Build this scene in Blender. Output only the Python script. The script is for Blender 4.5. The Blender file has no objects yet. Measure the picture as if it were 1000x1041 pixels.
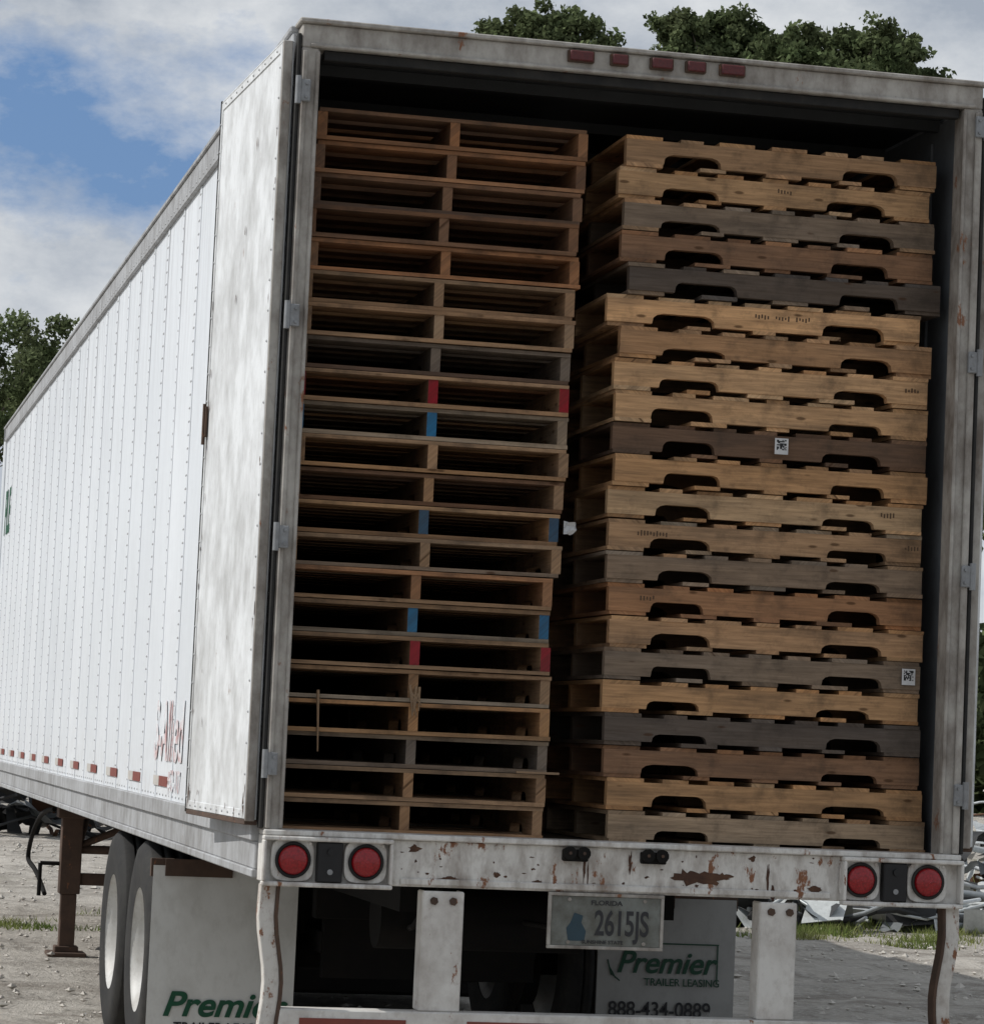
import bpy, numpy as np, random
from math import *
from mathutils import Matrix, Vector
random.seed(7); rng=np.random.default_rng(7)
scene=bpy.context.scene
R=random.uniform
P=[-2.90564, -10.78485, 1.55172, 0.21731, 0.07525, 0.04426, 3133.98867]
yaw,pitch,roll,f=P[3:]
F=Vector((sin(yaw)*cos(pitch),cos(yaw)*cos(pitch),sin(pitch))); Rv=Vector((cos(yaw),-sin(yaw),0)); U=Rv.cross(F)
R2=Rv*cos(roll)+U*sin(roll); U2=-Rv*sin(roll)+U*cos(roll)
# ------------------------------------------------------------------ helpers
def empty(name,loc=(0,0,0)):
    o=bpy.data.objects.new(name,None); o.location=loc; scene.collection.objects.link(o); return o
class B:
    def __init__(s): s.v=[];s.f=[];s.m=[];s.sm=[]
    def add(s,vs,fs,mi=0,smooth=False):
        n=len(s.v); s.v+= [tuple(v) for v in vs]
        for f in fs: s.f.append(tuple(n+i for i in f)); s.m.append(mi); s.sm.append(smooth)
    def box(s,x0,x1,y0,y1,z0,z1,mi=0,M=None):
        vs=[Vector((x,y,z)) for x in (x0,x1) for y in (y0,y1) for z in (z0,z1)]
        if M is not None: vs=[M@v for v in vs]
        s.add(vs,[(0,1,3,2),(4,6,7,5),(0,4,5,1),(2,3,7,6),(0,2,6,4),(1,5,7,3)],mi)
    def cyl(s,p,q,r0,r1=None,seg=12,mi=0,caps=True,smooth=True):
        r1=r0 if r1 is None else r1
        p=Vector(p);q=Vector(q);d=(q-p).normalized()
        a=d.orthogonal().normalized();b=d.cross(a)
        vs=[];fs=[]
        for c,r in ((p,r0),(q,r1)):
            for i in range(seg):
                t=2*pi*i/seg; vs.append(c+a*cos(t)*r+b*sin(t)*r)
        for i in range(seg): fs.append((i,(i+1)%seg,seg+(i+1)%seg,seg+i))
        s.add(vs,fs,mi,smooth)
        if caps: 
            s.add(vs[:seg],[tuple(range(seg))[::-1]],mi); s.add(vs[seg:],[tuple(range(seg))],mi)
    def tube(s,pts,r,seg=8,mi=0):
        for a,b in zip(pts[:-1],pts[1:]): s.cyl(a,b,r,r,seg,mi)
    def lathe(s,prof,c,ax='x',seg=40,mi=0,smooth=True):
        vs=[];fs=[];n=len(prof)
        for i in range(seg):
            t=2*pi*i/seg
            for r,h in prof:
                if ax=='x': vs.append((c[0]+h,c[1]+r*cos(t),c[2]+r*sin(t)))
                elif ax=='y': vs.append((c[0]+r*cos(t),c[1]+h,c[2]+r*sin(t)))
                else: vs.append((c[0]+r*cos(t),c[1]+r*sin(t),c[2]+h))
        for i in range(seg):
            j=(i+1)%seg
            for k in range(n-1): fs.append((i*n+k,i*n+k+1,j*n+k+1,j*n+k))
        s.add(vs,fs,mi,smooth)
    def build(s,name,parent,mats,bevel=0,seg=1):
        me=bpy.data.meshes.new(name); me.from_pydata(s.v,[],s.f)
        for m in mats: me.materials.append(m)
        me.polygons.foreach_set('material_index',s.m); me.polygons.foreach_set('use_smooth',s.sm)
        me.update()
        o=bpy.data.objects.new(name,me); scene.collection.objects.link(o)
        if parent: o.parent=parent
        if bevel:
            md=o.modifiers.new('b','BEVEL'); md.width=bevel; md.segments=seg; md.limit_method='ANGLE'; md.angle_limit=radians(50)
        return o
# ------------------------------------------------------------------ materials
def newmat(name):
    m=bpy.data.materials.new(name); m.use_nodes=True; nt=m.node_tree
    return m,nt,nt.nodes['Principled BSDF']
def nd(nt,t,**k):
    n=nt.nodes.new(t)
    for a,b in k.items(): setattr(n,a,b)
    return n
def noise(nt,src,scale,detail=4,rough=.55,mscale=(1,1,1),loc=(0,0,0)):
    mp=nd(nt,'ShaderNodeMapping'); mp.inputs['Scale'].default_value=mscale; mp.inputs['Location'].default_value=loc
    nt.links.new(src,mp.inputs['Vector'])
    n=nd(nt,'ShaderNodeTexNoise'); n.inputs['Scale'].default_value=scale; n.inputs['Detail'].default_value=detail; n.inputs['Roughness'].default_value=rough
    nt.links.new(mp.outputs[0],n.inputs['Vector']); return n.outputs['Fac']
def ramp(nt,src,a,b,va=0,vb=1):
    n=nd(nt,'ShaderNodeMapRange'); n.inputs['From Min'].default_value=a;n.inputs['From Max'].default_value=b
    n.inputs['To Min'].default_value=va;n.inputs['To Max'].default_value=vb
    nt.links.new(src,n.inputs['Value']); return n.outputs[0]
def mix(nt,fac,a,b,blend='MIX'):
    n=nd(nt,'ShaderNodeMix',data_type='RGBA',blend_type=blend)
    for i,x in ((6,a),(7,b)):
        if isinstance(x,tuple): n.inputs[i].default_value=(*x,1)
        else: nt.links.new(x,n.inputs[i])
    if isinstance(fac,(int,float)): n.inputs[0].default_value=fac
    else: nt.links.new(fac,n.inputs[0])
    return n.outputs[2]
def math_(nt,op,a,b=0):
    n=nd(nt,'ShaderNodeMath',operation=op)
    for i,x in ((0,a),(1,b)):
        if isinstance(x,(int,float)): n.inputs[i].default_value=x
        else: nt.links.new(x,n.inputs[i])
    return n.outputs[0]
def bump(nt,bs,src,st,dist=.01):
    n=nd(nt,'ShaderNodeBump'); n.inputs['Strength'].default_value=st; n.inputs['Distance'].default_value=dist
    nt.links.new(src,n.inputs['Height']); nt.links.new(n.outputs[0],bs.inputs['Normal'])
def paint(name,base,dirt=(.25,.22,.18),damt=.5,rust=.0,rough=.5,metal=0,streak=3,scale=6,wav=0,dlo=.45,dhi=.75,rustc=(.13,.055,.028),spec=.4,panels=False):
    m,nt,bs=newmat(name)
    tc=nd(nt,'ShaderNodeTexCoord').outputs['Object']
    n1=noise(nt,tc,scale,8,.65,(streak,streak,1)); n2=noise(nt,tc,scale*.35,5,.6,(1,1,1),(4,2,7)); n3=noise(nt,tc,scale*5,6,.7,(1,1,.6),(9,1,3))
    f=ramp(nt,math_(nt,'ADD',math_(nt,'MULTIPLY',n1,.6),math_(nt,'MULTIPLY',n2,.4)),dlo,dhi,0,damt)
    c=mix(nt,f,base,dirt)
    f3=ramp(nt,n3,.5,.75,0,.45*damt); c=mix(nt,f3,c,dirt)
    if panels:
        sx=nd(nt,'ShaderNodeSeparateXYZ'); nt.links.new(tc,sx.inputs[0])
        fl=math_(nt,'FLOOR',math_(nt,'DIVIDE',math_(nt,'SUBTRACT',sx.outputs[1],.35),.61))
        wn=nd(nt,'ShaderNodeTexWhiteNoise',noise_dimensions='1D'); nt.links.new(fl,wn.inputs['W'])
        c=mix(nt,ramp(nt,wn.outputs['Value'],0,1,0,.22),c,(.50,.54,.58))
        sn=noise(nt,tc,5,6,.7,(4,4,.25),(1,7,2)); top=ramp(nt,sx.outputs[2],2.8,3.98)
        c=mix(nt,math_(nt,'MULTIPLY',ramp(nt,sn,.44,.68,0,.55),top),c,(.32,.32,.32))
        bot=ramp(nt,sx.outputs[2],1.6,1.23); sn2=noise(nt,tc,9,7,.7,(2,2,1),(5,7,2))
        c=mix(nt,math_(nt,'MULTIPLY',ramp(nt,sn2,.44,.68,0,.4),bot),c,(.38,.35,.31))
    if rust>0:
        n4=noise(nt,tc,scale*1.3,9,.68,(1.6,1.6,.8),(2,5,1)); t=.74-.25*rust
        fr=ramp(nt,n4,t,t+.04); n5=noise(nt,tc,scale*6,4,.6)
        c=mix(nt,fr,c,mix(nt,n5,rustc,(rustc[0]*2.2,rustc[1]*2.2,rustc[2]*2)))
    nt.links.new(c,bs.inputs['Base Color'])
    bs.inputs['Roughness'].default_value=rough; bs.inputs['Metallic'].default_value=metal; bs.inputs['Specular IOR Level'].default_value=spec
    if wav: bump(nt,bs,noise(nt,tc,1.6,3,.5,(1,2,.6)),wav,.02)
    else: bump(nt,bs,n3,.15,.003)
    return m
def plain(name,c,rough=.6,metal=0):
    m,nt,bs=newmat(name); tc=nd(nt,'ShaderNodeTexCoord').outputs['Object']
    n=noise(nt,tc,25,5,.6)
    cc=mix(nt,ramp(nt,n,.3,.75,0,.6),c,tuple(x*.55+.01 for x in c)); nt.links.new(cc,bs.inputs['Base Color'])
    bs.inputs['Roughness'].default_value=rough; bs.inputs['Metallic'].default_value=metal; bs.inputs['Specular IOR Level'].default_value=.3
    return m
M_side=paint('white_side_panel',(.76,.79,.82),(.48,.50,.52),.35,0,.38,0,4,3,wav=.3,panels=True)
M_door=paint('weathered_door_skin',(.74,.76,.77),(.30,.295,.28),.75,.26,.45,0,1.6,5,wav=.15,dlo=.42,dhi=.66)
M_alu=paint('weathered_aluminium',(.42,.43,.44),(.15,.14,.13),.85,.24,.55,.2,2,6,dlo=.42,dhi=.68)
M_frame=paint('rear_frame_paint',(.42,.40,.365),(.10,.075,.058),.88,.46,.6,0,2,5,dlo=.42,dhi=.64)
M_sill=paint('sill_paint',(.64,.625,.59),(.16,.115,.085),.82,.56,.6,0,2.6,7,dlo=.44,dhi=.67)
M_post=paint('guard_paint',(.64,.625,.59),(.16,.11,.08),.7,.40,.55,0,1,6)
M_rust=paint('rusty_steel',(.09,.055,.038),(.03,.022,.018),.8,.5,.85,0,1,10)
M_dark=paint('dark_chassis',(.010,.0095,.009),(.022,.018,.015),.6,.2,.85,0,1,6,spec=.15)
M_rub=paint('rubber',(.018,.018,.018),(.07,.065,.055),.5,0,.8,0,1,8,spec=.3)
M_black=plain('black_plastic_and_holes',(.012,.012,.013),.45)
M_flapL=paint('mudflap_lit',(.66,.66,.63),(.28,.26,.22),.6,0,.7,0,1.5,3)  # near flap: stronger light on this side put into a higher albedo
M_flapR=paint('mudflap_shaded',(.29,.29,.28),(.13,.125,.115),.6,0,.7,0,1.5,3)  # far flap: its shade put into a lower albedo
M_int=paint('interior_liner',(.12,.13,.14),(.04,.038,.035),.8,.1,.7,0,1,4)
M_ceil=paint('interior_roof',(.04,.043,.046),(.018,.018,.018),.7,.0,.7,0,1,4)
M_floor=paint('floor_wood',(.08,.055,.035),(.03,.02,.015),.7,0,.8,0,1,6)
M_hinge=paint('hinge_steel',(.27,.28,.29),(.09,.08,.07),.7,.25,.5,.3,1,20)
M_rim=paint('wheel_white',(.55,.55,.53),(.22,.19,.15),.75,.2,.5,0,1,6)
M_green=plain('green_lettering',(.010,.085,.042),.6)
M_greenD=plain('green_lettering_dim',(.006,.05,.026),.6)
M_blackt=plain('dark_lettering',(.015,.015,.018),.6)
M_tape=plain('red_reflective',(.22,.055,.04),.5)
M_rivet=plain('rivet_metal',(.42,.43,.44),.5,.1)
def lens(name,c,r=.2):
    m,nt,bs=newmat(name); tc=nd(nt,'ShaderNodeTexCoord').outputs['Object']
    v=nd(nt,'ShaderNodeTexVoronoi'); v.inputs['Scale'].default_value=120; nt.links.new(tc,v.inputs['Vector'])
    cc=mix(nt,v.outputs['Distance'],c,tuple(x*.5 for x in c)); nt.links.new(cc,bs.inputs['Base Color'])
    bs.inputs['Roughness'].default_value=r; bump(nt,bs,v.outputs['Distance'],.3,.002); return m
M_lens=lens('red_lens',(.33,.010,.015)); M_lensD=lens('dark_red_lens',(.11,.012,.012),.45)
M_faded,nt,bs=newmat('faded_red_lettering'); tc=nd(nt,'ShaderNodeTexCoord').outputs['Object']
fz=ramp(nt,noise(nt,tc,11,8,.75,(1,1,1)),.44,.60,0,.75); nt.links.new(mix(nt,fz,(.72,.75,.77),(.42,.14,.12)),bs.inputs['Base Color'])
def woodmat(name):
    m,nt,bs=newmat(name)
    uv=nd(nt,'ShaderNodeTexCoord').outputs['UV']; ob=nd(nt,'ShaderNodeTexCoord').outputs['Object']
    col=nd(nt,'ShaderNodeAttribute',attribute_name='Col').outputs['Color']
    g=noise(nt,uv,1,6,.7,(5,95,1)); g2=noise(nt,uv,1,4,.6,(2.5,14,1),(3,1,0)); st=noise(nt,ob,7,6,.7); g3=noise(nt,uv,1,3,.5,(.9,6,1),(7,7,0))
    c=mix(nt,ramp(nt,g3,.35,.65,0,.35),col,mix(nt,1.0,col,(1.25,1.12,.95),'MULTIPLY'))
    c=mix(nt,ramp(nt,g,.35,.7,0,.65),c,mix(nt,.75,c,(.03,.018,.01)))
    c=mix(nt,ramp(nt,g2,.46,.72,0,.75),c,mix(nt,.65,c,(.05,.04,.035)))
    c=mix(nt,ramp(nt,st,.50,.70,0,.75),c,mix(nt,.7,c,(.040,.033,.027)))
    kn=nd(nt,'ShaderNodeTexVoronoi'); mp=nd(nt,'ShaderNodeMapping'); mp.inputs['Scale'].default_value=(5,16,1)
    nt.links.new(uv,mp.inputs['Vector']); nt.links.new(mp.outputs[0],kn.inputs['Vector']); kn.inputs['Scale'].default_value=1
    c=mix(nt,ramp(nt,kn.outputs['Distance'],.07,.12,.75,0),c,(.06,.03,.015))
    nt.links.new(c,bs.inputs['Base Color']); bs.inputs['Roughness'].default_value=.9; bs.inputs['Specular IOR Level'].default_value=.12
    bump(nt,bs,g,.4,.003); return m
M_wood=woodmat('pallet_wood')
# ------------------------------------------------------------------ text
def text(name,s,size,mat,parent,M,extr=.001,shear=0,off=0,sx=1,align='LEFT'):
    cu=bpy.data.curves.new(name,'FONT'); cu.body=s; cu.size=size; cu.extrude=extr; cu.shear=shear; cu.offset=off; cu.align_x=align
    t=bpy.data.objects.new(name,cu); scene.collection.objects.link(t)
    bpy.context.view_layer.update()
    me=bpy.data.meshes.new_from_object(t.evaluated_get(bpy.context.evaluated_depsgraph_get()))
    bpy.data.objects.remove(t)
    me.transform(M@Matrix.Diagonal((sx,1,1,1))); me.materials.clear(); me.materials.append(mat)
    o=bpy.data.objects.new(name,me); scene.collection.objects.link(o); o.parent=parent; return o
def MR(x,y,z): return Matrix.Translation((x,y,z))@Matrix.Rotation(radians(90),4,'X')
def MS(x,y,z): return Matrix(((0,0,-1,x),(-1,0,0,y),(0,1,0,z),(0,0,0,1)))
# ------------------------------------------------------------------ trailer
T=empty('semi_trailer')
XL,XR=-1.295,1.295; L=16.15; ZS0,ZS1=1.037,1.213; ZT=4.11
b=B()
b.box(XL,XL+.03,.10,L-.05,1.23,3.99,0); b.box(XR-.03,XR,.10,L-.05,1.23,3.99,0)
b.build('side_walls',T,[M_side])
b=B(); ys=[]
y=.35; k=0
while y<L-.3:
    if not 1.3<y<2.7:
        ys.append(y); w=.018 if k%2 else .034
        for s,x in ((-1,XL),(1,XR)):
            b.box(x-.004 if s<0 else x,x if s<0 else x+.004,y-w,y+w,1.24,3.975,0)
    y+=.61; k+=1
b.build('wall_posts',T,[M_side],.002)
def rivets(name,pts,nrm,r,parent,mat,h=.004):
    b=B(); n=Vector(nrm); a=n.orthogonal().normalized(); c=n.cross(a)
    for p in pts:
        p=Vector(p)
        ring=[p+a*cos(t)*r+c*sin(t)*r for t in [i*pi/3 for i in range(6)]]
        ring2=[p+n*h+a*cos(t)*r*.6+c*sin(t)*r*.6 for t in [i*pi/3 for i in range(6)]]
        b.add(ring+ring2,[(i,(i+1)%6,6+(i+1)%6,6+i) for i in range(6)]+[tuple(range(6,12))],0,True)
    b.build(name,parent,[mat])
pts=[]
for i,y in enumerate(ys):
    z=1.30
    while z<3.95:
        for dy in ((-.014,.014) if i%2==0 else (0,)): pts.append((XL-.004,y+dy,z))
        z+=.06
yy=.2
while yy<L-.1:
    pts.append((XL-.0205,yy,1.21)); pts.append((XL-.001,yy,1.262)); pts.append((XL-.0205,yy,4.0)); yy+=.12
rivets('side_rivets',pts,(-1,0,0),.0062,T,M_rivet,.003)
b=B()
for s in (-1,1):
    x=XL if s<0 else XR
    a=lambda p,q:(min(x+s*p,x+s*q),max(x+s*p,x+s*q))
    b.box(*a(-.02,.02),.10,L,3.975,4.085,0); b.box(*a(-.03,.03),.10,L,4.085,4.108,0)
    b.box(*a(-.02,.03),.10,L,1.175,1.245,0); b.box(*a(-.02,.012),.10,L,1.075,1.175,0); b.box(*a(-.06,.02),.10,L,1.045,1.075,0)
b.build('side_rails',T,[M_alu],.004)
b=B(); b.box(XL+.03,XR-.03,.1,L,4.06,4.075,0); b.build('roof_sheet',T,[M_alu])
b=B(); b.box(XL-.005,XR+.005,L,L+.03,1.0,4.11,0); b.box(XL-.02,XL+.1,L-.12,L+.04,1.0,4.115,0); b.box(XR-.1,XR+.02,L-.12,L+.04,1.0,4.115,0); b.build('front_wall',T,[M_side],.01)
b=B()
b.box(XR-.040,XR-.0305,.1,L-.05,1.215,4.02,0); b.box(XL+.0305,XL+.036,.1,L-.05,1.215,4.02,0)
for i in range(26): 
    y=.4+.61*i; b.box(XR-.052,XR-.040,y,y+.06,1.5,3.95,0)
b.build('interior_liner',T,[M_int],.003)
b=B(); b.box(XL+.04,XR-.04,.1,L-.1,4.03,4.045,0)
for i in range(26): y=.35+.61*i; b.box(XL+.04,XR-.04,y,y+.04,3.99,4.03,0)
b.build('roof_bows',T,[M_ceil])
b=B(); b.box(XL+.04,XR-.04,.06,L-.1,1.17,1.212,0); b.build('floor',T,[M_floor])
b=B()
for i in range(50): y=.35+.32*i; b.box(XL+.08,XR-.08,y,y+.06,1.05,1.165,0)
for s in (-1,1): b.box(s*.52-.04,s*.52+.04,1.2,7.2,.88,1.05,0)
b.build('crossmembers',T,[M_dark])
# rear frame
b=B(); PI_=-1.228
b.box(XL,PI_-.003,0,.10,ZS1,4.012,0); b.box(1.222,XR,0,.10,ZS1,4.012,0)
b.box(XL+.004,XL+.022,-.012,0,ZS1+.01,4.0,0); b.box(PI_-.014,PI_,-.010,.09,ZS1+.01,4.0,0)
b.box(XR-.03,XR-.004,-.014,0,ZS1+.01,4.0,0); b.box(1.218,1.232,-.010,0,ZS1+.01,4.0,0)
b.box(XL,XR,0,.10,4.012,ZT-.012,0); b.box(XL-.012,XR+.012,-.018,.14,ZT-.012,ZT+.006,0)
b.box(XL+.03,XR-.03,-.012,0,4.012,4.026,0)
b.build('rear_frame',T,[M_frame],.004)
b=B(); b.box(XL-.016,XL-.002,-.004,.05,ZS1+.01,4.06,0); b.box(XR+.002,XR+.016,-.004,.05,ZS1+.01,4.06,0)
b.box(-1.21,1.21,.02,.06,3.975,4.010,0)
b.build('door_seals',T,[M_rub],.003)
M_rp=paint('rust_patch',(.06,.03,.02),(.20,.10,.05),.6,.2,.9,0,1,12)
b=B()
for x,w in ((-.27,.05),(-.125,.035),(.035,.045),(.165,.04),(.305,.05)):
    b.box(x-w,x+w,-.02,-.001,4.045,4.09,1); b.box(x-w+.006,x+w-.006,-.030,-.02,4.049,4.086,0)
b.build('marker_lamps',T,[M_lensD,M_rust],.004)
b=B()
for s,zs in ((-1,(3.85,3.04,2.25,1.45)),(1,(3.94,3.05,2.25,1.44))):
    for z in zs:
        x=s*1.280
        b.box(x-.02,x+.02,-.028,-.0125,z-.04,z+.04,0)
        b.cyl((x+s*.024,-.025,z-.05),(x+s*.024,-.025,z+.05),.012,seg=10)
        for dz in (-.024,.024): b.cyl((x-s*.006,-.028,z+dz),(x-s*.006,-.034,z+dz),.006,seg=6)
b.build('hinges',T,[M_hinge],.003)
# doors folded open
for s,nm in ((-1,'door_open_left_side'),(1,'door_open_right_side')):
    H=Matrix.Translation((s*1.336,.02,0))@Matrix.Rotation(radians(3.0)*(1 if s<0 else -1),4,'Z')
    b=B(); W=1.19
    b.box(-.02,.02,0.012,W,1.25,4.03,0,H)
    x0,x1=(-.024,-.0202) if s<0 else (.0202,.024)
    for z0,z1 in ((1.252,1.285),(3.995,4.028)): b.box(x0,x1,.05,W-.03,z0,z1,1,H)
    for y0,y1 in ((.014,.046),(W-.026,W-.004)): b.box(x0,x1,y0,y1,1.252,4.028,1,H)
    b.box(-.026,.026,W,W+.012,1.24,4.04,2,H); b.box(-.022,.012,.002,.012,1.245,4.035,3,H)
    b.box(-.023,.023,0.012,W,1.232,1.25,4,H); b.box(-.022,.022,0.012,W,4.03,4.038,1,H)
    if s<0:
        for z in (2.76,): 
            b.box(-.034,-.0245,W-.045,W-.02,z-.06,z+.06,4,H); b.cyl(H@Vector((-.036,W-.03,z-.09)),H@Vector((-.036,W-.03,z+.07)),.007,seg=8,mi=4)
    b.build(nm,T,[M_door,M_door,M_rub,M_frame,M_rust],.003)
    if s<0:
        pts=[]
        z=1.3
        while z<4: pts.append(H@Vector((-.024,.03,z))); pts.append(H@Vector((-.024,W-.015,z))); z+=.11
        y=.1
        while y<W-.05: pts.append(H@Vector((-.024,y,1.268))); pts.append(H@Vector((-.024,y,4.012))); y+=.11
        rivets('door_rivets',pts,(-1,0,0),.006,T,M_rivet)
        b=B(); rr=random.Random(4)
        for i in range(46):
            yy=rr.choice((rr.uniform(.015,.06),rr.uniform(1.12,1.17),rr.uniform(.05,1.1))); zz=rr.choice((rr.uniform(1.26,1.35),rr.uniform(1.3,4.0)))
            w_,h_=rr.uniform(.002,.007),rr.uniform(.003,.03); n=9
            vs=[H@Vector((-.0246,yy+w_*cos(2*pi*k/n)*rr.uniform(.5,1.3),zz+h_*sin(2*pi*k/n)*rr.uniform(.5,1.3))) for k in range(n)]
            b.add(vs,[tuple(range(n))[::-1]])
        b.build('door_rust_spots',T,[M_rp])
# sill
b=B()
b.box(XL,XR,-.005,.12,ZS0,ZS1-.012,0); b.box(XL,XR,-.03,.14,ZS1-.012,ZS1+.008,0)
b.box(-.80,.80,-.014,-.005,ZS0+.006,ZS0+.03,0)
for s in (-1,1):
    x0,x1=(XL-.004,-.835) if s<0 else (.835,XR+.004)
    b.box(x0,x1,-.055,-.0055,ZS1-.018-.010,ZS1-.0125,0); b.box(x0,x1,-.055,-.0055,ZS0-.012,ZS0+.004,0)
    for x in (x0,x1-.012): b.box(x,x+.012,-.055,-.0055,ZS0+.004,ZS1-.028,0)
b.build('rear_sill',T,[M_sill],.004)
b=B(); bl=B(); bk=B()
for x,z in ((-1.19,1.118),(-.93,1.118),(.905,1.118),(1.165,1.118)):
    n=28; vs=[]
    for yv in (-.012,-.026):
        for i in range(n):
            t=2*pi*i/n; c,s_=cos(t),sin(t); e=.5
            vs.append((x+.077*abs(c)**e*(1 if c>0 else -1),yv,z+.075*abs(s_)**e*(1 if s_>0 else -1)))
    b.add(vs,[(i,(i+1)%n,n+(i+1)%n,n+i) for i in range(n)]+[tuple(range(n,2*n))],0)
    bk.lathe([(.062,-.026),(.064,-.036),(.056,-.040),(.051,-.032)],(x,0,z),'y',32,0)
    bl.lathe([(.0515,-.028),(.051,-.044),(.044,-.052),(.02,-.056),(.0005,-.057)],(x,0,z),'y',32,0)
    for dx in (-.06,.06): b.cyl((x+dx,-.026,z+.058),(x+dx,-.031,z+.058),.006,seg=8)
b.build('lamp_plates',T,[M_sill],.002); bk.build('lamp_grommets',T,[M_rub]); bl.build('tail_lamps',T,[M_lens])
b=B()
for x in (-1.06,1.035):
    b.box(x-.045,x+.045,-.05,-.006,ZS0+.006,ZS1-.03,0); b.cyl((x,-.05,1.15),(x,-.06,1.15),.012,seg=12,mi=0); b.cyl((x,-.05,1.08),(x,-.056,1.08),.01,seg=12,mi=1)
b.build('dock_bumpers',T,[M_black,M_hinge],.004)
b=B()
for x in (-.17,.12):
    b.box(x-.045,x+.045,-.045,-.006,1.148,1.19,0)
    for dx in (-.026,.026): b.cyl((x+dx,-.045,1.178),(x+dx,-.06,1.178),.024,seg=12); b.cyl((x+dx,-.06,1.178),(x+dx,-.064,1.178),.006,seg=10,mi=1)
b.build('lock_keepers',T,[M_dark,M_rust],.004)
b=B()
def blob(b,x,z,w,h,y=-.0065,n=18):
    vs=[(x,y-.001,z)]+[(x+w/2*cos(2*pi*i/n)*R(.5,1.25),y,z+h/2*sin(2*pi*i/n)*R(.4,1.3)) for i in range(n)]
    b.add(vs,[(0,1+i,1+(i+1)%n) for i in range(n)],0)
blob(b,.26,1.105,.12,.06); blob(b,.33,1.102,.14,.045); blob(b,.39,1.11,.08,.03,-.0069)
for x,z,w,h in ((-.13,1.13,.012,.14),(-.115,1.10,.007,.10),(.04,1.15,.012,.08),(.56,1.11,.012,.12),(.58,1.06,.02,.06),(-.75,1.17,.05,.03),(-.45,1.09,.03,.02),(.74,1.08,.06,.03),(-.62,1.07,.09,.016),(.5,1.18,.03,.02),(-.3,1.07,.04,.012)): blob(b,x,z,w,h)
for i in range(30):
    blob(b,R(-.8,.8),R(1.045,1.195),R(.004,.02),R(.003,.014),-.0062,9)
b.build('rust_patches',T,[M_rp])
# underride guard
b=B()
for x0,x1 in ((-.715,-.565),(.535,.675)):
    b.box(x0,x1,-.012,.0,.60,ZS0-.0125,0); b.box(x0,x0+.012,.0,.09,.60,ZS0-.0125,0); b.box(x1-.012,x1,.0,.09,.60,ZS0-.0125,0)
    for dx in (.04,.11): b.cyl((x0+dx,-.012,.99),(x0+dx,-.022,.99),.015,seg=6,mi=1)
b.box(-1.22,1.2,-.03,.07,.50,.60,0)
b.build('underride_guard',T,[M_post,M_rust],.005)
b=B()
for i in range(8):
    x=-1.20+i*.3; 
    if i%2==0: b.box(x+.06,x+.44,-.033,-.0305,.515,.57,0)
b.build('guard_tape',T,[M_tape])
b=B()
for s in (-1,1):
    pr=[(1.03,0),(.98,.002),(.92,.004),(.86,-.002),(.80,-.012),(.74,-.022),(.69,-.026),(.63,-.024),(.56,-.016),(.5,-.01)]
    vs=[];fs=[]; w=.028
    for z,dx in pr:
        x=s*1.268+s*dx
        vs+=[(x-w,-.02,z),(x+w,-.02,z),(x+w,.04,z),(x-w,.04,z)]
    for i in range(len(pr)-1):
        for k in range(4): a=i*4+k; c=i*4+(k+1)%4; fs.append((a,c,c+4,a+4))
    b.add(vs,fs)
    vs=[]
    for z,dx in pr:
        x=s*1.268+s*dx
        vs+=[(x-s*w*1.2-.006,-.032,z),(x-s*w*1.2+.006,-.032,z),(x-s*w*1.2+.006,.03,z),(x-s*w*1.2-.006,.03,z)]
    b.add(vs,fs,1)
M_strut=paint('strut_paint',(.58,.56,.52),(.14,.08,.045),.85,.72,.6,0,1,9)
b.build('guard_struts',T,[M_strut,M_rust],.003)
# plate
M_plate=paint('plate_white',(.17,.18,.165),(.07,.065,.05),.85,.2,.6,0,1,14,dlo=.40,dhi=.62)
M_ptext=plain('plate_lettering',(.035,.035,.038),.7)
b=B(); b.box(-.245,.160,-.010,-.004,.848,1.024,0)
for q in ((-.257,.172,-.014,.0,1.024,1.036),(-.257,.172,-.014,.0,.836,.848),(-.257,-.245,-.014,.0,.848,1.024),(.160,.172,-.014,.0,.848,1.024)): b.box(*q,1)
for x,z in ((-.18,1.012),(.1,1.012),(-.18,.86),(.1,.86)): b.cyl((x,-.01,z),(x,-.014,z),.007,seg=8,mi=1)
b.build('licence_plate',T,[M_plate,M_frame],.0015)
text('plate_number','2615JS',.125,M_ptext,T,MR(-.085,-.0115,.888),.0008,0,.002,.60)
text('plate_state','FLORIDA',.024,M_ptext,T,MR(-.10,-.0115,.994),.0008,0,.0003,1.2)
text('plate_legend','SUNSHINE STATE',.018,M_ptext,T,MR(-.13,-.0115,.856),.0008,0,.0002,1.1)
b=B(); 
b.add([(-.155+dx,-.0112,.91+dz) for dx,dz in ((-.025,-.045),(.035,-.045),(.04,-.01),(.022,.02),(.028,.045),(-.005,.055),(-.018,.02),(-.033,0))],[tuple(range(8))]); b.build('plate_emblem',T,[plain('plate_blue',(.03,.06,.08))])
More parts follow.
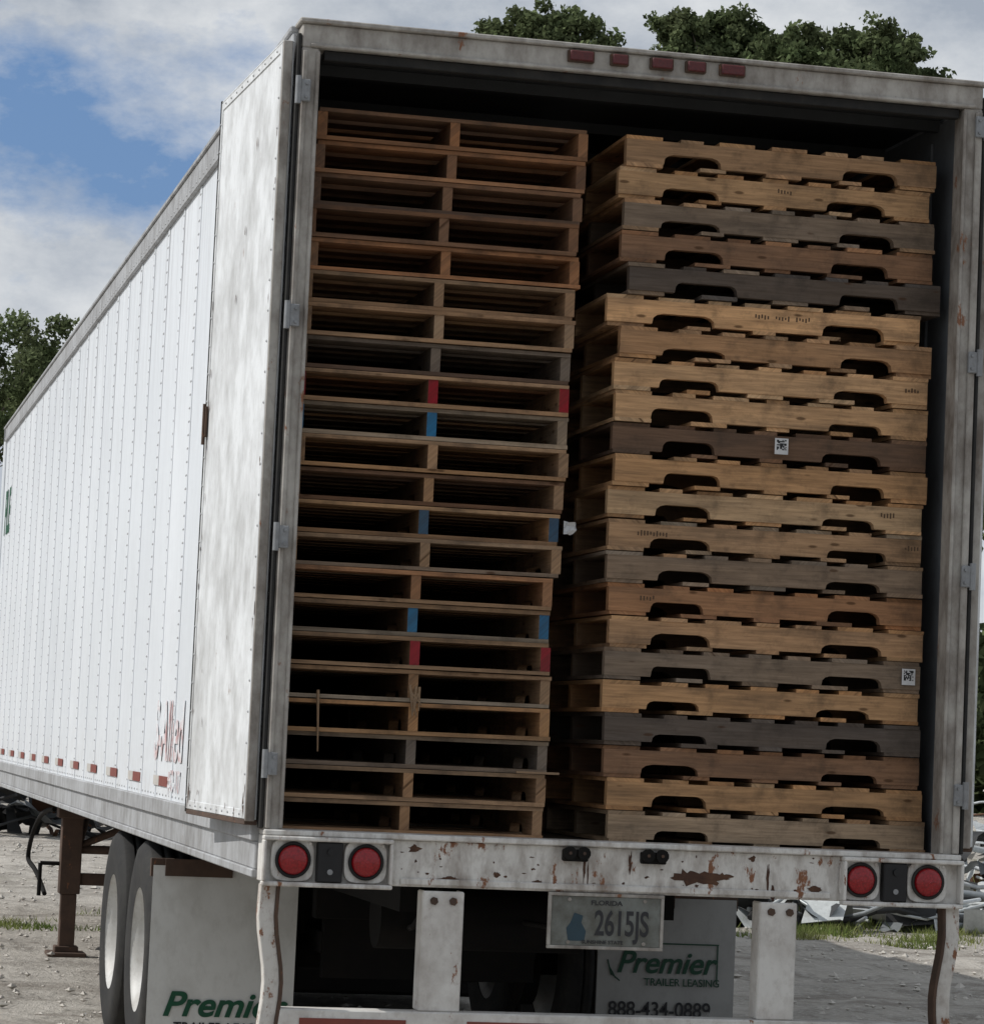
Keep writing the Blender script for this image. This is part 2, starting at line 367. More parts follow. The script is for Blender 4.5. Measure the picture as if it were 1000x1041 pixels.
# mudflaps
for nm,x0,x1,zt,mt in (('mudflap_near',-1.34,-.69,.955,M_flapL),('mudflap_far',.70,1.35,.885,M_flapR)):
    nx,nz=8,10; vs=[];fs=[]
    for yy,o in ((2.90,0),(2.912,1)):
        for i in range(nx+1):
            for j in range(nz+1):
                x=x0+(x1-x0)*i/nx; z=.15+(zt-.15)*j/nz
                vs.append((x,yy+.004*sin(x*7)*(1-j/nz),z))
    n=(nx+1)*(nz+1)
    for o in (0,1):
        for i in range(nx):
            for j in range(nz):
                a=o*n+i*(nz+1)+j; fs.append((a,a+nz+1,a+nz+2,a+1))
    b=B(); b.add(vs,fs,0,True); b.box(x0-.01,x1+.01,2.915,2.95,zt-.05,zt+.03,1); b.box(x0+.05,x0+.35,2.885,2.894,zt-.045,zt+.03,1)
    b.build(nm,T,[mt,M_rust])
text('mudflap_name_near','Premier',.150,M_green,T,MR(-1.275,2.892,.30),.001,.3,.0035,1.1)
text('mudflap_sub_near','TRAILER LEASING',.062,M_blackt,T,MR(-1.22,2.892,.228),.001,.0,.001,.95)
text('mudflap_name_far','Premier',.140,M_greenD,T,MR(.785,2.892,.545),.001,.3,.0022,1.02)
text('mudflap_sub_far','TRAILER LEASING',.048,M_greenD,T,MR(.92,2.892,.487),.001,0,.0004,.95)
text('mudflap_phone_far','888-434-0889',.098,M_blackt,T,MR(.755,2.892,.345),.001,0,.001,.88)
b=B(); b.box(.78,1.27,2.892,2.894,.675,.681,0); b.box(1.262,1.268,2.892,2.894,.50,.6745,0)
for i in range(3): b.cyl((.745+.008*i,2.893,.60-.03*i),(.765+.02*i,2.893,.53-.012*i),.003,seg=6)
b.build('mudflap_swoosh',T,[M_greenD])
text('faded_side_lettering','S-Allied',.38,M_faded,T,MS(XL-.0052,3.50,1.42),.0005,.1,.006,.92)
text('faded_side_lettering_low','#53-117',.13,M_faded,T,MS(XL-.0052,2.9,1.285),.0005,0,.003,1)
text('green_side_logo','PLE',.52,M_green,T,MS(XL-.0052,15.75,3.15),.0005,.1,.012,.9)
b=B(); y=2.9
while y<15.8: b.box(XL-.0065,XL-.0045,y,y+.33,1.30,1.345,0 ); b.box(XL-.0065,XL-.0045,y+.335,y+.55,1.30,1.345,1); y+=1.12
b.build('side_reflective_tape',T,[M_tape,plain('white_reflective',(.58,.55,.51),.4)])
# axles, wheels
tire=[(.29,-.135),(.36,-.142),(.44,-.146),(.485,-.138),(.508,-.118),(.513,-.112)]
tp=tire+[(.515,-.07),(.515,-.066),(.500,-.064),(.500,-.054),(.515,-.052),(.515,-.012),(.500,-.010),(.500,.010),(.515,.012),(.515,.052),(.500,.054),(.500,.064),(.515,.066)]+[(r,-h) for r,h in tire[::-1]]
bt=B(); br=B()
for yc in (3.86,5.11):
    for s in (-1,1):
        for xo in (1.155,.815): bt.lathe(tp,(s*xo,yc,.515),'x',56,0)
        xo=s*1.155
        pr=[(.292,.135),(.285,.118),(.262,.10),(.255,-.02),(.20,-.05),(.135,-.055),(.13,-.01),(.105,.06),(.0,.07)]
        br.lathe([(r,s*h) for r,h in pr],(xo,yc,.515),'x',48,0)
        br.lathe([(.292,-.13),(.25,-.10),(.25,.1)],(s*.815,yc,.515),'x',40,0)
        for i in range(10):
            t=i*pi/5; br.cyl((xo+s*-.05,yc+.165*cos(t),.515+.165*sin(t)),(xo+s*-.02,yc+.165*cos(t),.515+.165*sin(t)),.016,seg=6,mi=1)
            t+=pi/10; br.cyl((xo+s*-.056,yc+.215*cos(t),.515+.215*sin(t)),(xo+s*-.0405,yc+.215*cos(t),.515+.215*sin(t)),.024,seg=12,mi=2)  # dark cylinders standing in for the shaded hand holes
bt.build('tires',T,[M_rub]); br.build('wheels',T,[M_rim,M_rust,M_black])
b=B()
for yc in (3.86,5.11):
    b.cyl((-.95,yc,.515),(.95,yc,.515),.065,seg=16)
    for s in (-1,1):
        b.cyl((s*.55,yc,.515),(s*.62,yc,.515),.21,seg=24); b.box(s*.47-.04,s*.47+.04,yc-.55,yc+.5,.56,.66,0); b.box(s*.5-.07,s*.5+.07,yc-.1,yc+.1,.62,.9,0)
        b.cyl((s*.3,yc-.25,.62),(s*.3,yc-.05,.62),.085,seg=16)
b.box(-.6,.6,2.95,3.05,.74,.95,0); b.box(-.6,.6,4.4,4.5,.66,.92,0); b.box(-.6,.6,6.2,6.3,.65,.92,0)
b.cyl((-.45,2.3,.80),(.45,2.3,.80),.14,seg=20); b.box(-.5,.5,3.3,3.36,.45,.9,0)
b.tube([(-.4,1.2,.98),(-.42,1.6,.8),(-.3,2.3,.75),(-.2,3.1,.7)],.014); b.tube([(.1,.5,1.0),(.14,1.5,.82),(.2,2.6,.78),(.1,3.6,.7)],.012)
b.box(-.85,1.15,6.6,6.66,.12,1.04,0); b.box(-.85,1.15,6.66,8.0,.10,.14,0); b.box(-.85,1.15,8.0,8.06,.12,1.04,0)  # added dark box and rack: hides bright ground, deepens the underbody shade
b.cyl((.1,7.3,.16),(.1,7.3,.44),.5,seg=32)
b.build('suspension_and_dark_box',T,[M_dark],.004)
# landing gear
b=B()
for s in (-1,1):
    x=s*1.06
    b.box(x-.07,x+.07,10.25,10.39,.42,1.05,0); b.box(x-.052,x+.052,10.268,10.372,.05,.42,0); b.box(x-.13,x+.13,10.19,10.45,.0,.03,0); b.box(x-.08,x+.08,10.25,10.39,.03,.07,0)
    b.box(x-.1,x+.1,10.22,10.42,.93,1.0,0)
    b.cyl((x-s*.02,10.39,.55),(x-s*.25,11.7,1.02),.025,seg=8); b.cyl((x-s*.07,10.32,.75),(x-s*.7,10.32,1.02),.025,seg=8)
b.cyl((-1.0,10.32,.72),(1.0,10.32,.72),.03,seg=10)
b.box(-1.0,1.0,10.28,10.36,.48,.56,0)
b.build('landing_gear',T,[M_rust],.005)
b=B(); p=[]
for i in range(25):
    t=i/24; p.append((-1.17-.05*sin(pi*t),10.5+1.5*sin(pi*t*.9),.98-.62*t+.05*sin(9*t)))
b.tube(p,.017,8); b.cyl((-1.13,10.32,.62),(-1.26,10.32,.62),.014,seg=8); b.cyl((-1.26,10.32,.62),(-1.26,10.32,.40),.014,seg=8)
b.build('landing_gear_crank',T,[M_dark])
# ------------------------------------------------------------------ pallets
PH=.0595
def pallet(name,parent,M,cols,seed,endcol=None,missing=0):
    rr=random.Random(seed); V=[];F=[];UV=[];C=[]
    def vary(c,a=.28):
        k=1+rr.uniform(-a,a); h=rr.uniform(-.07,.07); return (max(0,c[0]*k*(1+h)),max(0,c[1]*k),max(0,c[2]*k*(1-h)))
    def addboard(x0,x1,y0,y1,z0,z1,ax,c,rot=0):
        n=len(V); cx,cy=(x0+x1)/2,(y0+y1)/2; ca,sa=cos(rot),sin(rot); ou,ov=rr.uniform(0,50),rr.uniform(0,50)
        pts=[(x,y,z) for x in (x0,x1) for y in (y0,y1) for z in (z0,z1)]
        V.extend([(cx+(x-cx)*ca-(y-cy)*sa,cy+(x-cx)*sa+(y-cy)*ca,z) for x,y,z in pts])
        for f in [(0,1,3,2),(4,6,7,5),(0,4,5,1),(2,3,7,6),(0,2,6,4),(1,5,7,3)]:
            F.append(tuple(n+i for i in f)); C.append(c)
            for i in f:
                p=pts[i]; l=p[ax]; o=p[1-ax]+p[2]; UV.append((l+ou,o+ov))
    Lx,Wy=1.22,1.016; sh=.0875; t=.0155; sw=.036
    col=lambda:vary(rr.choice(cols))
    def prof():
        P=[(-Lx/2,sh/2),(-Lx/2,-sh/2)]
        for c in (-.335,.335):
            c+=rr.uniform(-.025,.025); w=.115+rr.uniform(-.014,.010); d=.036+rr.uniform(-.008,.008); k1=rr.uniform(.7,1.4)
            P+=[(c-w,-sh/2),(c-w+.004,-sh/2+d*.55),(c-w+.014*k1,-sh/2+d*.85),(c-w+.032*k1,-sh/2+d),(c+w-.032*k1,-sh/2+d),(c+w-.014*k1,-sh/2+d*.85),(c+w-.004,-sh/2+d*.55),(c+w,-sh/2)]
        P+=[(Lx/2,-sh/2),(Lx/2,sh/2)]; return P
    for yi,yc in enumerate((-Wy/2+sw/2+.001,0,Wy/2-sw/2-.001)):
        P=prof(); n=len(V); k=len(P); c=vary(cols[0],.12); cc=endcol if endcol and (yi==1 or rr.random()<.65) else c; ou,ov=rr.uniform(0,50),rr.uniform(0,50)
        if yi==1: c=tuple(q*.5 for q in c)  # middle stringer colour halved: shade inside the pallet painted in
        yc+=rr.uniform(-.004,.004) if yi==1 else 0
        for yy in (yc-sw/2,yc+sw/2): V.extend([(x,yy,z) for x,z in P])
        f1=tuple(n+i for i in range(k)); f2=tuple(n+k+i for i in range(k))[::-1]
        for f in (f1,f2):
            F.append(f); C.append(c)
            for i in f: UV.append((V[i][0]+ou,V[i][2]+ov))
        for i in range(k):
            j=(i+1)%k; f=(n+i,n+k+i,n+k+j,n+j); F.append(f)
            C.append(cc if (i==0 or i==k-2) else c)
            for q in f: UV.append((V[q][0]+ou,V[q][1]+V[q][2]+ov))
    def deck(z0,z1,n):
        ws=[.14]+[.088+rr.choice((0,.0,.012,.05)) for _ in range(n-2)]+[.14]
        gap=(Lx-sum(ws))/(n-1); x=-Lx/2
        for i,w in enumerate(ws):
            if not(i not in(0,n-1) and rr.random()<missing):
                dl=rr.uniform(-.010,.004); dr=rr.uniform(-.010,.004); c=col()
                dx=rr.uniform(-.004,.004) if 0<i<n-1 else rr.uniform(-.005,.003)
                tt=rr.uniform(0,.0025)
                addboard(x+dx,x+w+dx,-Wy/2-dl,Wy/2+dr,z0+(tt if z0<0 else 0),z1-(tt if z0>0 else 0),1,c,rr.uniform(-.007,.007))
            x+=w+gap
    deck(sh/2+.0002,sh/2+t,7); deck(-sh/2-t,-sh/2-.0002,5)
    me=bpy.data.meshes.new(name); me.from_pydata(V,[],F); me.materials.append(M_wood)
    uv=me.uv_layers.new(name='UV'); uv.data.foreach_set('uv',np.array(UV,dtype=np.float32).ravel())
    ca=me.color_attributes.new('Col','FLOAT_COLOR','CORNER')
    arr=[]
    for f,c in zip(F,C): arr+=[(*c,1.)]*len(f)
    ca.data.foreach_set('color',np.array(arr,dtype=np.float32).ravel()); me.update()
    o=bpy.data.objects.new(name,me); scene.collection.objects.link(o); o.parent=parent; o.matrix_local=M; return o
G=(.52,.30,.15); G2=(.62,.40,.225); TN=(.45,.28,.16); BR=(.27,.15,.088); DB=(.17,.105,.07); GY=(.26,.20,.15); DG=(.12,.102,.09); OR=(.42,.21,.105); LG=(.40,.31,.22)
SP=.1192; Z0=1.2135+PH
S=empty('pallet_stack')
rc=[(TN,G),(G,G2),(GY,TN),(BR,OR),(DG,GY),(G2,TN),(TN,G),(G2,G),(G2,G),(DB,BR),(G,TN),(G2,G),(TN,LG),(GY,TN),(OR,BR),(TN,G),(GY,TN),(G,G),(DG,DG),(BR,OR),(G,G2),(LG,TN)]
dv=[0,-6,-1,-2,6,-13,-3,-5,-4,-4,-4,-7,-8,-7,-6,-4,-7,-9,-6,-5,-1,2]
FY=.17
for i in range(22):
    z=Z0+SP*(21-i); x=-.02+.61+dv[i]/270+.018-.036*(21-i)/21
    M=Matrix.Translation((x,FY+.508+R(-.012,.012),z))@Matrix.Rotation(radians(R(-.6,.6)),4,'Z')@Matrix.Rotation(radians(R(-.12,.12)),4,'Y')
    if i%2: M=M@Matrix.Rotation(pi,4,'Z')
    pallet('pallet_%d'%(i+1),S,M,[rc[i][0],rc[i][0],rc[i][1]],100+i)
M_lab=plain('label_paper',(.60,.60,.60),.6)
for x,i in ((.600,9),(1.130,16)):
    z=Z0+SP*(21-i)+.003
    b=B(); yf=FY-.022; b.box(x-.026,x+.026,yf-.002,yf,z-.03,z+.03,0); b2=random.Random(i)
    for a in range(9):
        for c in range(9):
            if b2.random()<.5 or (a in(0,8) and c in (0,8)): b.box(x-.019+a*.0042,x-.019+(a+1)*.0042,yf-.003,yf-.0022,z-.014+c*.0042,z-.014+(c+1)*.0042,1)
    b.build('tag_label',S,[M_lab,M_black])
b=B(); rr=random.Random(21)
for i,x in ((5,.48),(5,.56),(5,.64),(1,.55),(12,.06),(12,.12),(12,1.1),(7,1.08),(11,1.0),(14,.08)):
    z=Z0+SP*(21-i)+.006
    for k in range(5):
        xx=x+k*.012; b.box(xx,xx+.006,FY-.0165-.002,FY-.0162-.0015,z-.010*rr.uniform(.3,1),z+.012*rr.uniform(.3,1),0)
b.build('stencil_marks',S,[plain('stencil_ink',(.10,.06,.035),.9)])
S2=empty('pallet_stack')
lc=[(OR,BR),(BR,OR),(BR,DB),(BR,OR),(OR,BR),(TN,BR),(TN,G),(GY,DB),(TN,OR),(LG,TN),(TN,G),(TN,BR),(G,TN),(TN,GY),(OR,TN),(TN,LG),(TN,BR),(TN,LG),(G,LG),(GY,LG),(TN,GY),(TN,LG)]
rp=[0,1,1,-2,0,-2,-1,-1,-1,0,1,0,-3,0,-5,-6,-3,-1,1,1,1,1]
ec={8:(.28,.02,.03),9:(.03,.16,.32),12:(.05,.10,.16),15:(.04,.15,.28),16:(.26,.03,.04)}
for i in range(22):
    z=Z0+SP*(21-i); x=-1.195+.5+rp[i]/270-.062*i/21
    M=Matrix.Translation((x,FY+.61+R(-.015,.015),z))@Matrix.Rotation(radians(90+R(-.5,.5)),4,'Z')@Matrix.Rotation(radians(R(-.15,.15)),4,'X')
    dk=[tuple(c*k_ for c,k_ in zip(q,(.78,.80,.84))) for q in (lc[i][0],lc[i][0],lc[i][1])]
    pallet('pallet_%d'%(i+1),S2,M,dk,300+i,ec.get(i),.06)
b=B(); b.cyl((-1.10,FY-.02,1.72),(-1.09,FY-.012,1.50),.006,.003,6); b.box(-.36,-.20,FY-.03,FY-.02,1.452,1.46,0)
for i in range(7): b.cyl((-.75+R(-.02,.02),FY-.02,1.735+R(-.02,.02)),(-.74+R(-.02,.02),FY-.03,1.66+R(-.03,.04)),.006,.002,5)
b.build('loose_splinters',S2,[plain('splinter_wood',(.26,.17,.10))])
b=B(); vs=[]
for i in range(5):
    for j in range(4): vs.append((-.225+.012*i+R(-.006,.006),FY-.03+R(-.015,.015),2.33+.015*j+R(-.008,.008)))
b.add(vs,[(i*4+j,i*4+j+4,i*4+j+5,i*4+j+1) for i in range(4) for j in range(3)]); b.build('plastic_scrap',S2,[plain('plastic_film',(.55,.55,.55),.3)])
srcL=[o.data for o in S2.children if o.name.startswith('pallet_')]; srcR=[o.data for o in S.children if o.name.startswith('pallet_')]
for row in range(3):
    for side in (0,1):
        E=empty('pallet_stack'); y0=FY+(1.05+row*1.04 if side else 1.25+row*1.25)
        for i in range(22):
            me=random.choice(srcR if side else srcL)
            o=bpy.data.objects.new('pallet_%d'%(i+1),me); scene.collection.objects.link(o); o.parent=E
            if side: o.matrix_local=Matrix.Translation((.565+R(-.03,.03),y0+.508,Z0+SP*i))@Matrix.Rotation(radians(R(-.6,.6)),4,'Z')
            else: o.matrix_local=Matrix.Translation((-.725+R(-.02,.02),y0+.61,Z0+SP*i))@Matrix.Rotation(radians(90+R(-.5,.5)),4,'Z')
# ------------------------------------------------------------------ ground
M_gr,nt,bs=newmat('sandy_ground'); tc=nd(nt,'ShaderNodeTexCoord').outputs['Object']
n1=noise(nt,tc,.35,6,.6); n2=noise(nt,tc,2.6,9,.75,(1,.45,1)); n3=noise(nt,tc,22,5,.75); n4=noise(nt,tc,.12,4,.6,(1,1,1),(5,3,0)); n5=noise(nt,tc,1.2,6,.7,(.25,1.2,1),(8,0,0))
c=mix(nt,ramp(nt,n1,.35,.65),(.58,.54,.48),(.45,.415,.365)); c=mix(nt,ramp(nt,n2,.47,.60,0,.7),c,(.24,.215,.185)); c=mix(nt,ramp(nt,n3,.50,.64,0,.75),c,(.66,.63,.58)); c=mix(nt,ramp(nt,n5,.52,.64,0,.6),c,(.22,.19,.16))
c=mix(nt,ramp(nt,n4,.56,.66,0,.5),c,(.17,.17,.10)); nt.links.new(c,bs.inputs['Base Color']); bs.inputs['Roughness'].default_value=.95; bs.inputs['Specular IOR Level'].default_value=.1
bump(nt,bs,math_(nt,'ADD',n2,math_(nt,'MULTIPLY',n3,.5)),1.0,.09)
xs=np.unique(np.concatenate([np.linspace(-600,-12,12),np.linspace(-12,16,141),np.linspace(16,600,12)])); ysg=np.unique(np.concatenate([np.linspace(-600,-14,12),np.linspace(-14,42,225),np.linspace(42,600,12)]))
vs=[];fs=[]
for x in xs:
    for y in ysg:
        z=0
        if -12<x<16 and -14<y<42:
            a=.5+.5*sin(x*2.1+1.3*sin(y*.7))*sin(y*1.7+sin(x*1.1)); z=.035*a*a+.02*max(0,sin(x*5.3+y*.6))*max(0,sin(y*3.1-x*1.7))
            if x>1.6: z+=.03*rng.random()*(1 if rng.random()<.3 else .2)
            if -1.6<x<1.6 and 2.5<y<11: z=0
        vs.append((x,y,z))
ny=len(ysg)
for i in range(len(xs)-1):
    for j in range(ny-1): a=i*ny+j; fs.append((a,a+ny,a+ny+1,a+1))
b=B(); b.add(vs,fs,0,True); b.build('ground',None,[M_gr])
b=B()
for i in range(6500):
    x=R(-6,10);y=R(3,30); r=R(.008,.028)*(1.8 if random.random()<.05 else 1); zb=.02
    vs=[]
    for k in range(6):
        d=[(1,0,0),(-1,0,0),(0,1,0),(0,-1,0),(0,0,1),(0,0,-1)][k]; q=r*R(.6,1.4); vs.append((x+d[0]*q+R(-r,r)*.3,y+d[1]*q,zb+r*.1+d[2]*q*.6))
    b.add(vs,[(0,2,4),(2,1,4),(1,3,4),(3,0,4),(2,0,5),(1,2,5),(3,1,5),(0,3,5)])
b.build('gravel',None,[paint('stone',(.50,.47,.42),(.22,.195,.17),.8,0,.9,0,1,5)])
def leafmat(name,c1,c2,tr=.3):
    m=bpy.data.materials.new(name); m.use_nodes=True; nt=m.node_tree; nt.nodes.clear()
    out=nd(nt,'ShaderNodeOutputMaterial'); at=nd(nt,'ShaderNodeAttribute',attribute_name='Col').outputs['Color']
    tc=nd(nt,'ShaderNodeTexCoord').outputs['Object']; n=noise(nt,tc,.9,3)
    c=mix(nt,ramp(nt,n,.35,.65),c1,c2); c=mix(nt,1.0,c,at,'MULTIPLY')
    d=nd(nt,'ShaderNodeBsdfDiffuse'); t=nd(nt,'ShaderNodeBsdfTranslucent'); ms=nd(nt,'ShaderNodeMixShader'); ms.inputs[0].default_value=tr
    nt.links.new(c,d.inputs[0]);nt.links.new(c,t.inputs[0]);nt.links.new(d.outputs[0],ms.inputs[1]);nt.links.new(t.outputs[0],ms.inputs[2]);nt.links.new(ms.outputs[0],out.inputs[0]); return m
M_leaf=leafmat('oak_leaves',(.09,.12,.055),(.14,.165,.085)); M_grass=leafmat('grass_blades',(.12,.17,.045),(.24,.25,.10))
M_bark=paint('bark',(.12,.10,.08),(.05,.045,.04),.7,0,.9,0,3,4)
def facesmesh(name,V,n,mat,colr):
    k=len(V)//n; me=bpy.data.meshes.new(name); me.vertices.add(len(V)); me.vertices.foreach_set('co',V.astype(np.float32).ravel())
    me.loops.add(k*n); me.loops.foreach_set('vertex_index',np.arange(k*n,dtype=np.int32)); me.polygons.add(k)
    me.polygons.foreach_set('loop_start',np.arange(0,k*n,n,dtype=np.int32))
    try: me.polygons.foreach_set('loop_total',np.full(k,n,dtype=np.int32))
    except Exception: pass
    me.update(); me.validate()
    ca=me.color_attributes.new('Col','FLOAT_COLOR','CORNER'); cc=np.repeat(colr,n); ca.data.foreach_set('color',np.stack([cc,cc,cc,np.ones_like(cc)],1).astype(np.float32).ravel())
    me.materials.append(mat); return me
def tree(name,loc,h,cr,seed,nclu=60,per=900,leaf=.068,tops=()):
    r=np.random.default_rng(seed); E=empty(name,loc); b=B()
    top=Vector((r.uniform(-.5,.5),r.uniform(-.5,.5),h*.62)); th=h*.03
    mid=Vector((r.uniform(-.3,.3),r.uniform(-.3,.3),h*.3)); b.cyl((0,0,-.1),mid,th*1.25,th*.85,12); b.cyl(mid,top,th*.85,th*.35,10)
    cen=[]; cz=h*.66; ch=h*.34; lim=h-(1.0 if tops else 0)
    for i in range(nclu):
        d=r.normal(size=3); d/=np.linalg.norm(d); rad=r.uniform(.45,1)**.6
        p=np.array([d[0]*cr*rad,d[1]*cr*rad,cz+d[2]*ch*rad*(1 if d[2]>0 else .75)]); s=r.uniform(.14,.24)*cr
        p[2]=min(p[2],lim-s*.9); cen.append((p,s,1.2))
    for p,s in tops:
        q=np.array(p)-np.array(loc); cen.append((q,s,3.4))
        for k in range(3): cen.append((q+np.array([r.uniform(-.5,.5),r.uniform(-.2,1.2),-s*r.uniform(1.0,1.9)]),s*1.35,2.1))
    limbs=[]
    for i in range(9):
        a=2*pi*i/9+r.uniform(-.3,.3); z=h*r.uniform(.28,.55); st=Vector((0,0,z)); kk=cr*r.uniform(.45,.7); e=Vector((cos(a)*kk,sin(a)*kk,z+h*r.uniform(.12,.3)))
        m_=(st+e)/2+Vector((0,0,-h*.02)); b.cyl(st,m_,th*.5,th*.33,8); b.cyl(m_,e,th*.33,th*.16,8); limbs+=[m_,e]
    limbs.append(top)
    for p,s,_k in cen:
        q=min(limbs,key=lambda l:(l-Vector(p)).length); b.cyl(q,Vector(p)-Vector((0,0,s*.3)),th*.12,th*.02,5,caps=False)
    b.build('trunk',E,[M_bark])
    V=[];C=[]
    for p,s,kd in cen:
        ns=9
        for _ in range(ns):
            dd=r.normal(size=3); dd/=np.linalg.norm(dd); sp=p+dd*s*r.uniform(.15,.95)*np.array([1,1,.8]); ss=s*r.uniform(.28,.55)
            n=int(per*kd/ns*(s/.75)**2*r.uniform(.5,1.2)); d=r.normal(size=(n,3)); d/=np.linalg.norm(d,axis=1)[:,None]
            pos=sp+d*(ss*r.uniform(.05,1.6,n)**.6)[:,None]*np.array([1,1,.8])
            u=r.normal(size=(n,3)); u/=np.linalg.norm(u,axis=1)[:,None]; w=np.cross(u,r.normal(size=(n,3))); w/=np.linalg.norm(w,axis=1)[:,None]
            sz=(leaf*r.uniform(.5,1.3,n))[:,None]
            V.append(np.stack([pos-u*sz,pos-w*sz*.6,pos+u*sz,pos+w*sz*.6],1).reshape(-1,3)); C.append(r.uniform(.6,1.35,n)*r.uniform(.65,1.35))
    me=facesmesh('foliage',np.concatenate(V),4,M_leaf,np.concatenate(C)); o=bpy.data.objects.new('foliage',me); scene.collection.objects.link(o); o.parent=E
    return E
def azp(az,d): return (-2.906+d*sin(radians(az)),-10.785+d*cos(radians(az)),0)
def crownpts(lst,d):
    out=[]
    for u,v,r_ in lst:
        q=F+R2*(u-500)/f-U2*(v-520.5)/f; h_=hypot(q.x,q.y); dd=d+R(-.8,.8); out.append(((P[0]+q.x/h_*dd,P[1]+q.y/h_*dd,P[2]+q.z/h_*dd),r_*dd/f))
    return out
tree('oak_tree',azp(13.1,62),16.9,3.0,11,40,tops=crownpts([(512,32,24),(538,24,24),(565,22,24),(590,30,22),(608,44,16),(550,42,30)],62))
tree('oak_tree',azp(16.1,63),17.0,3.2,12,40,tops=crownpts([(680,34,26),(702,22,25),(728,22,25),(755,30,26),(775,44,20),(720,46,28),(745,50,26)],63))
tree('oak_tree',azp(18.9,60),16.2,3.6,13,45,tops=crownpts([(796,46,20),(818,38,22),(812,58,24),(862,44,24),(888,40,24),(912,44,22),(930,56,16),(890,60,26),(845,58,20)],60))
tree('oak_tree',azp(2.4,74),11.4,4.0,14,60,1100)
tree('oak_tree',azp(-1.5,66),12.0,4.8,15,40,500)
tree('oak_tree',azp(23.0,48),11.0,4.0,16,50,700)
V=[];C=[]
for az in np.arange(-14,46,1.5):
    d=rng.uniform(95,120); x,y,_=azp(az,d); hh=rng.uniform(5,8.0)
    n=2600; dd=rng.normal(size=(n,3)); dd/=np.linalg.norm(dd,axis=1)[:,None]; pos=np.array([x,y,hh*.5])+dd*np.array([3.2,2.5,hh*.5])*(rng.uniform(.6,1.05,n)**.5)[:,None]*(1+.2*np.sin(dd[:,:1]*6+az))
    u=rng.normal(size=(n,3));u/=np.linalg.norm(u,axis=1)[:,None]; w=np.cross(u,rng.normal(size=(n,3)));w/=np.linalg.norm(w,axis=1)[:,None]; sz=rng.uniform(.15,.4,n)[:,None]
    V.append(np.stack([pos-u*sz,pos-w*sz*.6,pos+u*sz,pos+w*sz*.6],1).reshape(-1,3)); C.append(rng.uniform(.5,1.2,n))
o=bpy.data.objects.new('tree_line',facesmesh('tree_line',np.concatenate(V),4,M_leaf,np.concatenate(C))); scene.collection.objects.link(o)
def grass(name,spots):
    V=[];C=[]
    for (cx,cy,rx,ry,n,h) in spots:
        a=rng.uniform(0,2*pi,n); r=np.sqrt(rng.uniform(0,1,n)); x=cx+np.cos(a)*r*rx;y=cy+np.sin(a)*r*ry
        k=(np.sin(x*4.1+y)*np.cos(y*3.7-x)+rng.normal(0,.35,n))>.15; x=x[k];y=y[k];m=len(x)
        t=rng.uniform(0,2*pi,m);w=.007;hh=.02+h*rng.uniform(.2,1.1,m)*(1+.5*np.sin(x*5)*np.cos(y*4));lx=rng.normal(0,.45,m)*hh;ly=rng.normal(0,.45,m)*hh
        V.append(np.stack([np.stack([x-np.cos(t)*w,y-np.sin(t)*w,0*x],1),np.stack([x+np.cos(t)*w,y+np.sin(t)*w,0*x],1),np.stack([x+lx,y+ly,hh],1)],1).reshape(-1,3)); C.append(rng.uniform(.5,1.5,m))
    o=bpy.data.objects.new(name,facesmesh(name,np.concatenate(V),3,M_grass,np.concatenate(C))); scene.collection.objects.link(o)
grass('grass',[(-1.9,13.3,1.9,.6,4500,.045),(0.5,14.5,1.2,.6,2000,.05),(6.6,14.6,1.8,.9,7000,.10),(8.0,17,2.5,1.8,7000,.14),(5.8,16.8,1.2,1.0,4000,.10),(9.5,21,3,2.5,7000,.3)])
def scrap(name,cx,cy,rx,ry,n,hm,seed,cols):
    r=random.Random(seed); b=B()
    for i in range(n):
        x=cx+r.uniform(-rx,rx);y=cy+r.uniform(-ry,ry);z=r.uniform(.03,hm)
        M=Matrix.Translation((x,y,z))@Matrix.Rotation(r.uniform(0,6.3),4,'Z')@Matrix.Rotation(r.uniform(-.5,.5),4,'X')
        mi=r.randrange(len(cols))
        if r.random()<.5:
            w,l=r.uniform(.08,.25),r.uniform(.15,.45); vs=[];k=7
            for u in range(k):
                for v in (-1,1): vs.append(M@Vector((w*v,(u/(k-1)-.5)*2*l,.12*sin(u*.9+i)+.04*v*sin(u*1.7))))
            b.add(vs,[(2*u,2*u+1,2*u+3,2*u+2) for u in range(k-1)],mi,True)
        else:
            p=[M@Vector(((t-.5)*r.uniform(.8,1.6),.1*sin(t*4+i),.08*cos(t*5+i))) for t in (0,.25,.5,.75,1)]
            b.tube(p,r.uniform(.012,.04),7,mi)
    b.build(name,None,cols)
cols=[plain('scrap_white',(.62,.64,.64),.4),plain('scrap_grey',(.30,.32,.33),.4,.4),plain('scrap_black',(.02,.02,.02),.5),plain('scrap_rust',(.14,.07,.04),.8),plain('scrap_pale',(.50,.52,.51),.5)]
scrap('scrap_pile',6.9,16.6,1.5,.9,70,.26,5,cols[:3]+cols[4:]); scrap('scrap_pile',9.2,18.8,1.5,1.2,110,.8,6,cols[:3]+cols[4:]); scrap('scrap_pile',11.5,24.5,2,1.5,90,1.1,9,cols)
scrap('scrap_pile',-1.0,33,3.5,1.0,190,1.0,8,[cols[2],cols[2],cols[2],cols[2],cols[1],cols[3]])
b=B(); bx=3.3
b.box(bx-.5,bx+.5,33,33.9,.12,.62,0); b.box(bx-.54,bx+.54,32.96,33.94,.62,.68,0)
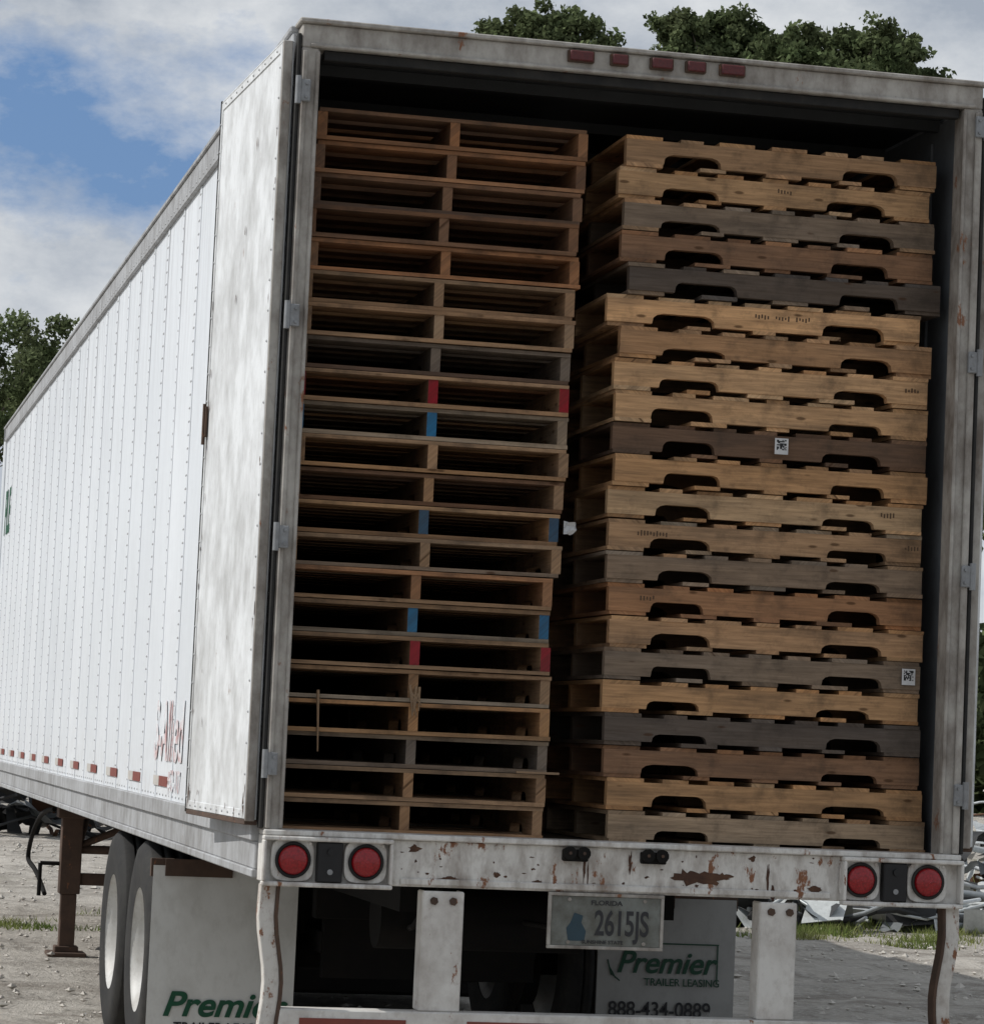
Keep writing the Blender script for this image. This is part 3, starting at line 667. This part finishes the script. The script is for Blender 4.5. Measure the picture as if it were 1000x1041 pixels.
for i in range(5): b.box(bx-.45+i*.2,bx-.41+i*.2,32.97,33,.14,.6,0)
for s in (-1,1): b.box(bx+s*.4-.08,bx+s*.4+.08,33,33.9,0,.12,0)
b.build('blue_crate',None,[plain('blue_plastic',(.02,.12,.42),.5)],.01)
# ------------------------------------------------------------------ sky + sun
EL=radians(43); sd=Vector((-.97*cos(EL),.24*cos(EL),sin(EL))).normalized()
w=bpy.data.worlds.new('World'); scene.world=w; w.use_nodes=True; nt=w.node_tree; bg=nt.nodes['Background']
sky=nd(nt,'ShaderNodeTexSky',sky_type='NISHITA',sun_disc=False); sky.sun_elevation=EL; sky.sun_rotation=atan2(sd.x,sd.y); sky.air_density=1.0; sky.dust_density=.4; sky.ozone_density=1.5
tc=nd(nt,'ShaderNodeTexCoord').outputs['Generated']
n1=noise(nt,tc,6.5,12,.60,(1,1,1.8),(.35,.2,.1)); n2=noise(nt,tc,10,10,.62,(1,1,1.7),(3,1,2))
blue=mix(nt,.7,sky.outputs[0],(1.8,3.4,6.6))
cl=mix(nt,ramp(nt,n2,.38,.62),(4.6,5.2,6.1),(8.8,9.1,9.4))
c=mix(nt,ramp(nt,n1,.325,.455),blue,cl)
nt.links.new(c,bg.inputs[0]); bg.inputs[1].default_value=.080
sl=bpy.data.lights.new('sun','SUN'); sl.energy=3.6; sl.angle=radians(.5); sl.color=(1,.97,.93)
so=bpy.data.objects.new('sun',sl); scene.collection.objects.link(so); so.rotation_euler=sd.to_track_quat('Z','Y').to_euler(); so.location=(-20,5,30)
# ------------------------------------------------------------------ camera
cam=bpy.data.cameras.new('camera'); cam.sensor_fit='HORIZONTAL'; cam.sensor_width=36; cam.lens=36*f/1000; cam.clip_end=2000; cam.clip_start=.1
co=bpy.data.objects.new('camera',cam); scene.collection.objects.link(co)
co.matrix_world=Matrix(((R2.x,U2.x,-F.x,P[0]),(R2.y,U2.y,-F.y,P[1]),(R2.z,U2.z,-F.z,P[2]),(0,0,0,1)))
scene.camera=co
scene.view_settings.view_transform='Standard'; scene.view_settings.look='None'; scene.view_settings.exposure=0
